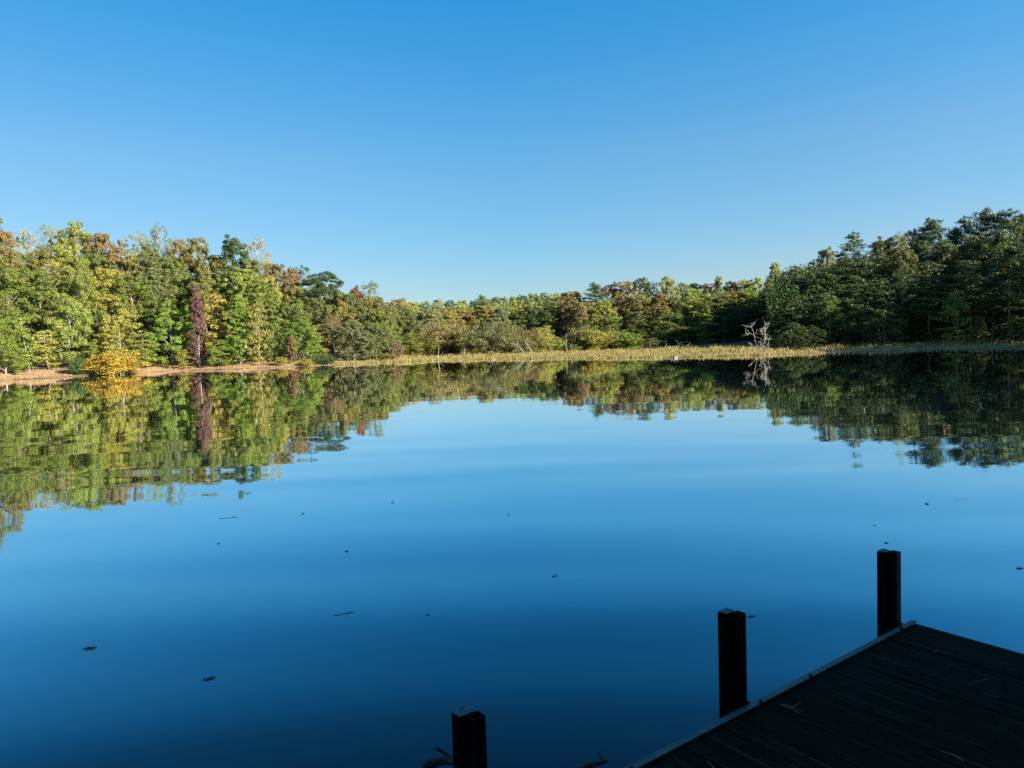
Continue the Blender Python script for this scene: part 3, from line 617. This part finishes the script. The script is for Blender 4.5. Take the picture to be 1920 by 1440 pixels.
m_ = 1386 / 116.0
def rel(bx, by, *p): return [((x - bx) / m_, (by - y) / m_) for x, y in p]
snag(820, 114, [(rel(820, 667, (820, 667), (822, 656), (823, 643)), .16), (rel(820, 667, (820, 666), (825, 662), (832, 655)), .13)], 'dead_snag', 'pale forked stump shaped like a V at the back of the grass')
snag(808, 114, [(rel(808, 667, (808, 667), (808, 659)), .09)], 'dead_snag', 'short pale stub just left of the forked pale stump')
snag(870, 114, [(rel(870, 666, (870, 666), (871, 648)), .09), (rel(870, 666, (870, 661), (866, 655)), .05)], 'dead_snag', 'slim upright pale snag right of the forked pale stump', twigs=2)
snag(928, 117, [(rel(928, 660, (931, 660), (923, 651), (918, 643)), .07)], 'dead_snag', 'thin pale leaning pole against the olive shrubs')
snag(988, 114, [(rel(988, 662, (988, 662), (975, 647), (966, 641), (952, 637), (944, 629)), .15), (rel(988, 662, (974, 646), (968, 651), (961, 655)), .07), (rel(988, 662, (954, 638), (948, 640)), .04)], 'dead_snag', 'long bleached trunk leaning far over toward the shrubs', twigs=3)
snag(1000, 115, [(rel(1000, 662, (1000, 662), (994, 650), (985, 637), (983, 632)), .13), (rel(1000, 662, (986, 638), (990, 631)), .07), (rel(1000, 662, (999, 660), (989, 645)), .06)], 'dead_snag', 'leaning pale trunk with a forked tip behind the grass', twigs=2)
snag(1033, 118, [(rel(1033, 660, (1033, 660), (1031, 645), (1029, 635)), .07)], 'dead_snag', 'thin pale pole beside the yellow-green marsh bush')
snag(1064, 116, [(rel(1064, 661, (1066, 661), (1062, 650), (1062, 626)), .13)], 'dead_snag', 'tall straight pale snag before the shaded dark trees', twigs=1)
snag(1071, 118, [(rel(1071, 655, (1071, 656), (1071, 642), (1068, 636)), .08), (rel(1071, 655, (1071, 643), (1074, 635)), .06)], 'dead_snag', 'small Y-shaped pale snag beside the tall straight snag')
snag(988.5, 128, [(rel(988, 660, (988, 660), (988, 615), (987, 606)), .10)], 'dead_snag', 'bare grey pole rising above the olive-brown shrub')
snag(1080, 122, [(rel(1080, 655, (1081, 655), (1078, 620), (1074, 610)), .10), (rel(1080, 655, (1078, 622), (1084, 612)), .06)], 'dead_snag', 'bleached forked pole at the edge of the shaded hill trees', twigs=3)
snag(1220, 112, [(rel(1220, 656, (1221, 656), (1219, 645), (1218, 640)), .08)], 'dead_snag', 'short pale stub in front of the olive bush')
snag(1248, 116, [(rel(1248, 654, (1247, 654), (1250, 645), (1248, 638)), .10)], 'dead_snag', 'crooked grey trunk standing at the foot of the hill')
snag(1274, 114, [(rel(1274, 652, (1274, 652), (1271, 640), (1266, 635)), .07), (rel(1274, 652, (1263, 650), (1278, 640)), .06), (rel(1274, 652, (1283, 651), (1295, 641)), .06)], 'dead_snag', 'tangle of pale fallen branches at the foot of the hill', twigs=4)
snag(1203, 118, [(rel(1203, 655, (1203, 655), (1204, 632), (1203, 622)), .06)], 'dead_snag', 'very thin bare pole between the bright green and olive bushes')

def log(p0, p1, r, name, label, matl, knots=3, bend=0.0):
    rng = np.random.default_rng(int(abs(p0[0] * 100))); b = MB(); p0, p1 = np.array(p0, float), np.array(p1, float); L_ = np.linalg.norm(p1 - p0)
    P = [p0 + (p1 - p0) * t + np.array([0, 0, bend * math.sin(math.pi * t)]) + rng.normal(size=3) * r * .2 for t in np.linspace(0, 1, 6)]
    b.tube([q - p0 for q in P], [r * (1 - .45 * t) for t in np.linspace(0, 1, 6)], 8)
    for i in range(knots):
        t = .2 + .7 * rng.random(); q = p0 + (p1 - p0) * t - p0; d = np.array([rng.normal() * .3, -.2, 1.0]) * r * (2.5 + 3 * rng.random()); b.tube([q, q + d * .6, q + d], [r * .3, r * .22, r * .1], 5)
    return tag(link(name, b.mesh(name, matl), loc=p0), label, 'log', 'fallen logs on the shore')
a = on_plane(1150, 671.2); log((a[0], a[1] - .6, .10), (a[0] + 1.9, a[1] - .2, .22), .13, 'fallen_log', 'dark wet log lying in the water at the edge of the marsh grass', M_WETWOOD, 2, .06)
a = on_plane(642, 680.0); log((a[0], a[1] + .4, .14), (a[0] + 2.6, a[1] + 2.0, .50), .08, 'fallen_log', 'long pale log lying on the bank beside the low dark bush', M_DEAD, 2)
a = on_plane(497, 686); log((a[0], a[1] + 1, .25), (a[0] + 2.2, a[1] + 2.4, 1.35), .06, 'fallen_log', 'thin pale branch propped on the left bank near the gold tiered tree', M_DEAD, 3)
a = on_plane(990, 668); log((a[0], a[1] + 14, .55), (a[0] + 2.6, a[1] + 14, .62), .14, 'fallen_log', 'bleached log lying behind the grass under the leaning trunks', M_DEAD, 3)
for px_, py_, dx_, dy_, h_, r_, lab_ in ((88, 707, 2.3, .8, .10, .07, 'grey fallen branch on the bare bank below the tiered trees'), (298, 693, 1.7, 1.4, .35, .06, 'pale fallen branch on the bank just right of the golden bush'),
    (572, 685, 2.0, .7, .12, .07, 'weathered fallen branch on the bank just right of the red sapling'), (430, 691, 1.5, 1.2, .2, .06, 'thin grey fallen branch on the bank between burgundy tree and gold tiered tree')):
    a = on_plane(px_, py_); z0_ = ground_z(a[0], a[1] + 1.3); z1_ = ground_z(a[0] + dx_, a[1] + 1.3 + dy_); log((a[0], a[1] + 1.3, z0_ + .05), (a[0] + dx_, a[1] + 1.3 + dy_, z1_ + h_), r_, 'fallen_branch', lab_, M_DEAD, 4)
# white box
box = bpy.data.objects.new('white_box', None); C.objects.link(box); a = on_plane(1268, 671.5); box.location = (a[0], a[1] + .45, 0.05); box.rotation_euler = (0.12, .10, .3); box.scale = (.8, .8, .62)
tag(box, 'weathered white plastic box lying at the water edge of the marsh grass', 'box')
MW = plain('weathered_white_plastic', (.13, .15, .145), .5, 0, 8, .12); MD = plain('dark_opening', (.05, .045, .04), .8)
b = MB(); b.box((-.27, -.2, -.06), (.54, 0, 0), (0, .4, 0), (0, 0, .30)); me = b.mesh('body', MW); o = link('body', me, box); bv = o.modifiers.new('soft', 'BEVEL'); bv.width = .03; bv.segments = 2
b = MB(); b.box((-.29, -.22, .245), (.58, 0, 0), (0, .44, 0), (0, 0, .05)); o = link('lid', b.mesh('lid', MW), box); bv = o.modifiers.new('soft', 'BEVEL'); bv.width = .015
b = MB(); b.box((-.33, -.10, .02), (.055, 0, 0), (0, .2, 0), (0, 0, .16)); link('handle', b.mesh('handle', MD), box)

# ------------------------------------------------------------------ marsh grass and bank litter
def sedge():
    rng = np.random.default_rng(3); n = 520000
    x = rng.uniform(-56, 62, n); y = rng.uniform(64, 140, n)
    s = shore_dist(x, y) + shore_wobble(x, y); w = np.maximum(marsh_w(x, y) * (1 - .72 * sstep(24, 38, x)), .10 * sstep(.5, 2, s) * sstep(9, 4, s))
    tuft = np.sin(x * 1.9 + 1.7 * np.sin(y * 1.2)) * np.sin(y * 2.1 + x * .6); broad = np.sin(x * .43 + 1.9 * np.sin(y * .31)) * np.sin(y * .37 + 1.1)
    keep = (s > -0.45 + .3 * tuft) & (s < 36) & (rng.random(n) < w * np.where(s < 18, .9, .5) * (.55 + .45 * tuft)) & (np.abs(x) < y * .78)
    x, y, s, tuft, broad = (q[keep] for q in (x, y, s, tuft, broad)); n = len(x); z = height(x, y)
    h = (0.10 + 0.26 * rng.random(n) ** 1.8 + .22 * np.maximum(tuft, 0) ** 2 + .13 * broad) * (0.90 + .30 * sstep(0, 12, s)); h = np.maximum(h, .06)
    a = rng.random(n) * 6.283; wd = .022 + .034 * rng.random(n); ln = rng.normal(size=(n, 2)) * .14
    P = np.stack([x, y, z - .03], -1); D = np.stack([np.cos(a), np.sin(a), np.zeros(n)], -1) * wd[:, None]
    T = P + np.stack([ln[:, 0], ln[:, 1], h], -1)
    V = np.stack([P - D, P + D, T + D * .35, T - D * .35], 1)
    m, N, L, Pb = mat('dry_marsh_grass'); ge = N.new('ShaderNodeNewGeometry'); tc = N.new('ShaderNodeTexCoord')
    f = math_n(N, L, 'ADD', math_n(N, L, 'MULTIPLY', ge.outputs['Random Per Island'], .38), math_n(N, L, 'MULTIPLY', noise(N, L, .28, 4, tc.outputs['Object'], .65), .85))
    f = math_n(N, L, 'ADD', math_n(N, L, 'MULTIPLY', math_n(N, L, 'SUBTRACT', f, .6), 1.7), math_n(N, L, 'ADD', .28, math_n(N, L, 'MULTIPLY', noise(N, L, .09, 2, tc.outputs['Object']), .6)))
    c = ramp(N, L, f, [(0.15, (.09, .10, .03)), (0.40, (.22, .21, .06)), (.62, (.33, .285, .09)), (.80, (.34, .235, .10)), (.97, (.23, .125, .06))])
    L.new(c, Pb.inputs['Base Color']); Pb.inputs['Roughness'].default_value = .8
    t = N.new('ShaderNodeBsdfTranslucent'); mx = N.new('ShaderNodeMixShader'); mx.inputs[0].default_value = .35
    L.new(c, t.inputs[0]); L.new(Pb.outputs[0], mx.inputs[1]); L.new(t.outputs[0], mx.inputs[2]); L.new(mx.outputs[0], N['Material Output'].inputs[0])
    tag(link('marsh_grass', quads_mesh('marsh_grass', V, m)), 'dry yellow marsh grass covering the flat far shore', 'grass', kind='stuff')
sedge()
def bank_litter():
    rng = np.random.default_rng(17); n = 130000; x = rng.uniform(-62, -8, n); y = rng.uniform(66, 118, n); s_ = shore_dist(x, y); w = 1 - marsh_w(x, y)
    keep = (s_ > .15) & (s_ < 12) & (rng.random(n) < w * np.where(s_ < 5, .8, .5) * (.35 + .65 * (np.sin(x * .8 + 2 * np.sin(y * .7)) > -.2))); x, y = x[keep], y[keep]; n = len(x)
    P = np.stack([x, y, height(x, y) + .03 + .10 * rng.random(n) ** 3], -1); Nn = rng.normal(size=(n, 3)) * .6 + np.array([0, 0, .7])
    m, N, L, Pb = mat('fallen_leaf_litter'); ge = N.new('ShaderNodeNewGeometry')
    L.new(ramp(N, L, ge.outputs['Random Per Island'], [(0, (.08, .05, .03)), (.35, (.22, .13, .065)), (.65, (.34, .22, .12)), (.88, (.20, .18, .07)), (1, (.38, .24, .06))]), Pb.inputs['Base Color']); Pb.inputs['Roughness'].default_value = .9
    tag(link('leaf_litter', quads_mesh('leaf_litter', leaf_quads(P, Nn, .07 + .09 * rng.random(n), rng), m)), 'fallen tan and orange leaves covering the left bank', 'leaf litter', kind='stuff')
bank_litter()

# ------------------------------------------------------------------ the dock
CORNER = np.array([2.232, 4.119]); u = np.array([.807, .590]); u /= np.linalg.norm(u); v = np.array([u[1], -u[0]])
Z_D = 0.90
def dk(a, c, z): q = CORNER - u * a + v * c; return np.array([q[0], q[1], z])   # a: back along the edge, c: across the deck
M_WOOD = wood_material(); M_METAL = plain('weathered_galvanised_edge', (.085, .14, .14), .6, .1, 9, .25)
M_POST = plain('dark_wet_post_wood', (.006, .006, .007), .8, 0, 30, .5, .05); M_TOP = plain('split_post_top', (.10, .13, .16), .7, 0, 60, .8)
M_TUBE = plain('dark_painted_steel', (.007, .007, .008), .5, .0, 10, .3, .1)
dock = bpy.data.objects.new('wooden_dock', None); C.objects.link(dock); dock.location = (*CORNER, Z_D)
dock.rotation_euler = (0, 0, math.atan2(-u[1], -u[0]))           # local x runs back along the edge, local y ... across
tag(dock, 'dark wooden dock platform reaching into the pond, strewn with pine needles', 'dock')
def loc(a, c, z): return (a, c, z)                              # dock frame: x back, y across to the right of the picture
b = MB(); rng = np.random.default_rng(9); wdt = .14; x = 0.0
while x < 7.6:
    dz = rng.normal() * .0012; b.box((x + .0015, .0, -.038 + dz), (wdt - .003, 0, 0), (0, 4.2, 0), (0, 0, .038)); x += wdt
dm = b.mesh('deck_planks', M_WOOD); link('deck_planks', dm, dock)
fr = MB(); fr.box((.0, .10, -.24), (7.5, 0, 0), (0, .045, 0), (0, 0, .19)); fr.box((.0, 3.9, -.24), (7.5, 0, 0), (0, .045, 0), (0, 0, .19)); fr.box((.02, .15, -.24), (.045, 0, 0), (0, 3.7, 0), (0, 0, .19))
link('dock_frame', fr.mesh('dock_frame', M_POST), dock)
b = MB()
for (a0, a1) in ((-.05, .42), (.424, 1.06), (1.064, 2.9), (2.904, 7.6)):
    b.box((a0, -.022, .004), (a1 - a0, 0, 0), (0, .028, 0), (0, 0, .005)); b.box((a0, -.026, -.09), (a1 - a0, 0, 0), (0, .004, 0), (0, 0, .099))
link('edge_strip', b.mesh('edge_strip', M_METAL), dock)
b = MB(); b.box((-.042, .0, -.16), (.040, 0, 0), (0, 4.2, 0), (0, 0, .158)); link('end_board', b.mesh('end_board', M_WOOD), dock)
for a in (.12, 1.02, 1.42, 2.25):
    b = MB(); P0 = np.array([a, .0, .009]); b.tube([P0, P0 + np.array([0, 0, .012])], [.009, .007], 8); link('bolt', b.mesh('bolt', M_TUBE), dock)
# posts in the pond bed along the dock edge
POSTS = [((-.178, 2.350), 'dark dock post standing alone by a floating branch, its hollow steel tube open', 1.340), ((.927, 3.167), 'middle dock post, with brackets clamping it to the dock edge', 1.333), ((2.028, 3.975), 'dock post at the outer corner of the dock', 1.331)]
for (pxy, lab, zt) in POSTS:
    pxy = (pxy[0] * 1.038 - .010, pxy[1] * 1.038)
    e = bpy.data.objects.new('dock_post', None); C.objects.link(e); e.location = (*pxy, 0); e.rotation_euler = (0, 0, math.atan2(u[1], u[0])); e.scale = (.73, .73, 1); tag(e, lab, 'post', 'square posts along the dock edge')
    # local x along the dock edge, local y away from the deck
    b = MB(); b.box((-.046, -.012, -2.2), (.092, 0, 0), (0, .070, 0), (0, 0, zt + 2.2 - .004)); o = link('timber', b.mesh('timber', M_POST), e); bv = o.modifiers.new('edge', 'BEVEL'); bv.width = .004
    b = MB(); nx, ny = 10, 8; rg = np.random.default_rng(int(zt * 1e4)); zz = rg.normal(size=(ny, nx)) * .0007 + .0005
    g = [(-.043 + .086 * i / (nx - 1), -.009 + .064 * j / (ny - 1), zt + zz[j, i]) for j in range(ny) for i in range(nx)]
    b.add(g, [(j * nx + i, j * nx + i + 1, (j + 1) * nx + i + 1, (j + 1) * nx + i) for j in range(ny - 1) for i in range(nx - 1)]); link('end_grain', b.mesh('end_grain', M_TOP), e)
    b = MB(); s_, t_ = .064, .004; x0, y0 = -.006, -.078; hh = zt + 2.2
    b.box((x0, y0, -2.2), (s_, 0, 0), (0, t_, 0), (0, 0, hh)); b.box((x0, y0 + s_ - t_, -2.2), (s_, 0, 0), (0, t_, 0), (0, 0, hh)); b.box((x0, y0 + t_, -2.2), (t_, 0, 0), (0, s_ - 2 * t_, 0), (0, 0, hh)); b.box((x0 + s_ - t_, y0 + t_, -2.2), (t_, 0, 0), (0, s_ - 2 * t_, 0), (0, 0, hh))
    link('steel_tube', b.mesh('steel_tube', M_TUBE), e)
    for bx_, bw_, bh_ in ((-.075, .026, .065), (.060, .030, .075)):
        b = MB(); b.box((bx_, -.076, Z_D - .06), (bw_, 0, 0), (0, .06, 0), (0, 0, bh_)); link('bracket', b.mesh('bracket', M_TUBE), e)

# pine needles and bits on the deck
def litter():
    rng = np.random.default_rng(21); b = MB()
    for i in range(38):
        a, c = rng.uniform(.15, 2.9), rng.uniform(.06, 1.9); q = np.array([a, c, .004]); th = rng.random() * 6.28
        for f in range(int(rng.integers(1, 4))):
            t = th + rng.normal() * .18; L_ = .05 + .09 * rng.random(); e = q + np.array([math.cos(t) * L_, math.sin(t) * L_, .006 * rng.random()])
            mpt = (q + e) / 2 + np.array([rng.normal() * .006, rng.normal() * .006, .005]); b.tube([q, mpt, e], [.0015, .0013, .0009], 4)
    W_ = np.array([dk(p[0], p[1], Z_D + p[2]) for p in np.concatenate(b.v)]); b.v = [W_]
    tag(link('pine_needles', b.mesh('pine_needles', plain('dry_pine_needle', (.34, .27, .18), .7))), 'fallen dry pine needles scattered over the dock boards', 'pine needles', kind='stuff')
litter()
def leaf_mesh(name, L_, W_, curl, seed, matl, stem=0.0):
    rng = np.random.default_rng(seed); n = 9; V = []; F = []
    for i in range(n):
        t = i / (n - 1); w = W_ * math.sin(math.pi * (0.04 + 0.94 * t)) ** .8 * (1 + .25 * (1 if i % 2 else -1) * (0 < i < n - 1))
        for s_ in (-1, 0, 1): V.append((L_ * (t - .5), w * s_ * .5, curl * (abs(s_) * w * 1.2 + (t - .5) ** 2 * L_ * 1.2) + rng.normal() * .002))
    for i in range(n - 1):
        for j in range(2): F.append((i * 3 + j, i * 3 + j + 1, i * 3 + 4 + j, i * 3 + 3 + j))
    b = MB(); b.add(V, F)
    if stem: b.tube([(.35 * L_, 0, .004), (.30 * L_, .004, stem * .5), (.33 * L_, .002, stem)], [.0022, .0018, .0012], 5)
    return b.mesh(name, matl)
M_DRYLEAF = plain('wet_brown_leaf', (.055, .042, .032), .35, 0, 40, .5)
def afloat(px, py, L_, label, seed, kind='leaf', ang=0.0, stem=0.0):
    p = on_plane(px, py, 0)
    if kind == 'leaf': o = link('floating_leaf', leaf_mesh('floating_leaf', L_ * (1 if L_ < .12 and p[1] < 8 else .36), L_ * .4, .10, seed, M_DRYLEAF, stem), loc=(p[0], p[1], .002)); tag(o, label, 'leaf', 'leaves adrift on the pond')
    else:
        rng = np.random.default_rng(seed); b = MB(); P = [np.array([L_ * (t - .5), rng.normal() * L_ * .03, .001 * math.sin(3 * t)]) for t in np.linspace(0, 1, 6)]; b.tube(P, list(np.linspace(.0035, .002, 6)), 5)
        q = P[3]; b.tube([q, q + np.array([.06, .05, .01])], [.003, .0015], 4); o = link('floating_twig', b.mesh('floating_twig', M_WETWOOD), loc=(p[0], p[1], .0005)); tag(o, label, 'twig', 'twigs adrift on the pond')
    o.rotation_euler = (0, 0, ang); return o
afloat(168, 1216, .115, 'brown curled leaf afloat with its stalk upright', 1, ang=.2, stem=.075)
afloat(392, 1273, .10, 'crumpled brown leaf afloat near the dock, below the long floating twig', 2, ang=.5)
afloat(645, 1151, .20, 'long thin twig afloat on open water', 3, 'twig', .35)
afloat(410, 1019.5, .10, 'small dark leaf afloat by the tips of the reflected trees', 4, ang=.3)
afloat(650, 1034, .13, 'dark forked scrap of leaf afloat in open water', 5, ang=.6)
afloat(1662, 1018, .12, 'flat dark leaf afloat beyond the corner dock post', 6, ang=.1)
afloat(1408, 1156, .085, 'flat dark leaf afloat beside the middle dock post', 7, ang=.1)
afloat(1040, 1080, .07, 'pale-edged leaf speck afloat in mid pond', 8, ang=.8)
afloat(430, 971, .30, 'thin twig afloat below the reflected pale crown', 9, 'twig', .05)
afloat(568, 963, .13, 'tiny dark leaf afloat just below the reflected rust crown', 10, ang=.2)
afloat(736, 942, .14, 'tiny leaf afloat on the bright sky reflection', 11, ang=.2)
afloat(954, 966, .10, 'dot-like leaf afloat at the centre of the pond', 12, ang=.2)
afloat(1738, 945, .15, 'small dark leaf afloat under the pine reflections', 13, ang=.2)
afloat(1806, 936, .25, 'thin twig afloat under the pine reflections', 14, 'twig', .1)
afloat(802, 1153, .05, 'small pale leaf fragment afloat between the twig and the dock posts', 15, ang=.7)
afloat(1640, 985, .08, 'tiny dark leaf speck afloat left of the pine reflections', 16, ang=.2)
afloat(1912, 1066, .09, 'small dark leaf afloat past the end of the dock', 17, ang=.2)
# sunken branch and twig at the dock foot
def float_branch(name, label, pts, r, seed, side=4):
    rng = np.random.default_rng(seed); b = MB(); P = [np.array(p, float) for p in pts]; o0 = P[0].copy(); P = [p - o0 for p in P]
    b.tube(P, list(np.linspace(r, r * .45, len(P))), 7)
    for i in range(side):
        j = rng.integers(1, len(P)); q = P[j - 1] + (P[j] - P[j - 1]) * rng.random(); d = np.array([rng.normal() * .2, rng.normal() * .12, .03 * rng.random()]); b.tube([q, q + d * .6 + rng.normal(size=3) * .01, q + d], [r * .4, r * .3, r * .12], 5)
    return tag(link(name, b.mesh(name, M_WETWOOD, True), loc=o0), label, 'branch', 'branches adrift at the dock foot')
float_branch('floating_branch', 'dark wet branch arching out of the water behind the lone dock post', [on_plane(796, 1440, .0), on_plane(812, 1431, .03), on_plane(830, 1426, .06), on_plane(850, 1428, .05), on_plane(868, 1440, -.02)], .034, 31, 2)
float_branch('floating_branch', 'short wet stick poking from the water beside the dock edge', [on_plane(1092, 1442, -.01), on_plane(1104, 1436, .03), on_plane(1122, 1431, .05), on_plane(1139, 1427, .07)], .022, 32, 1)
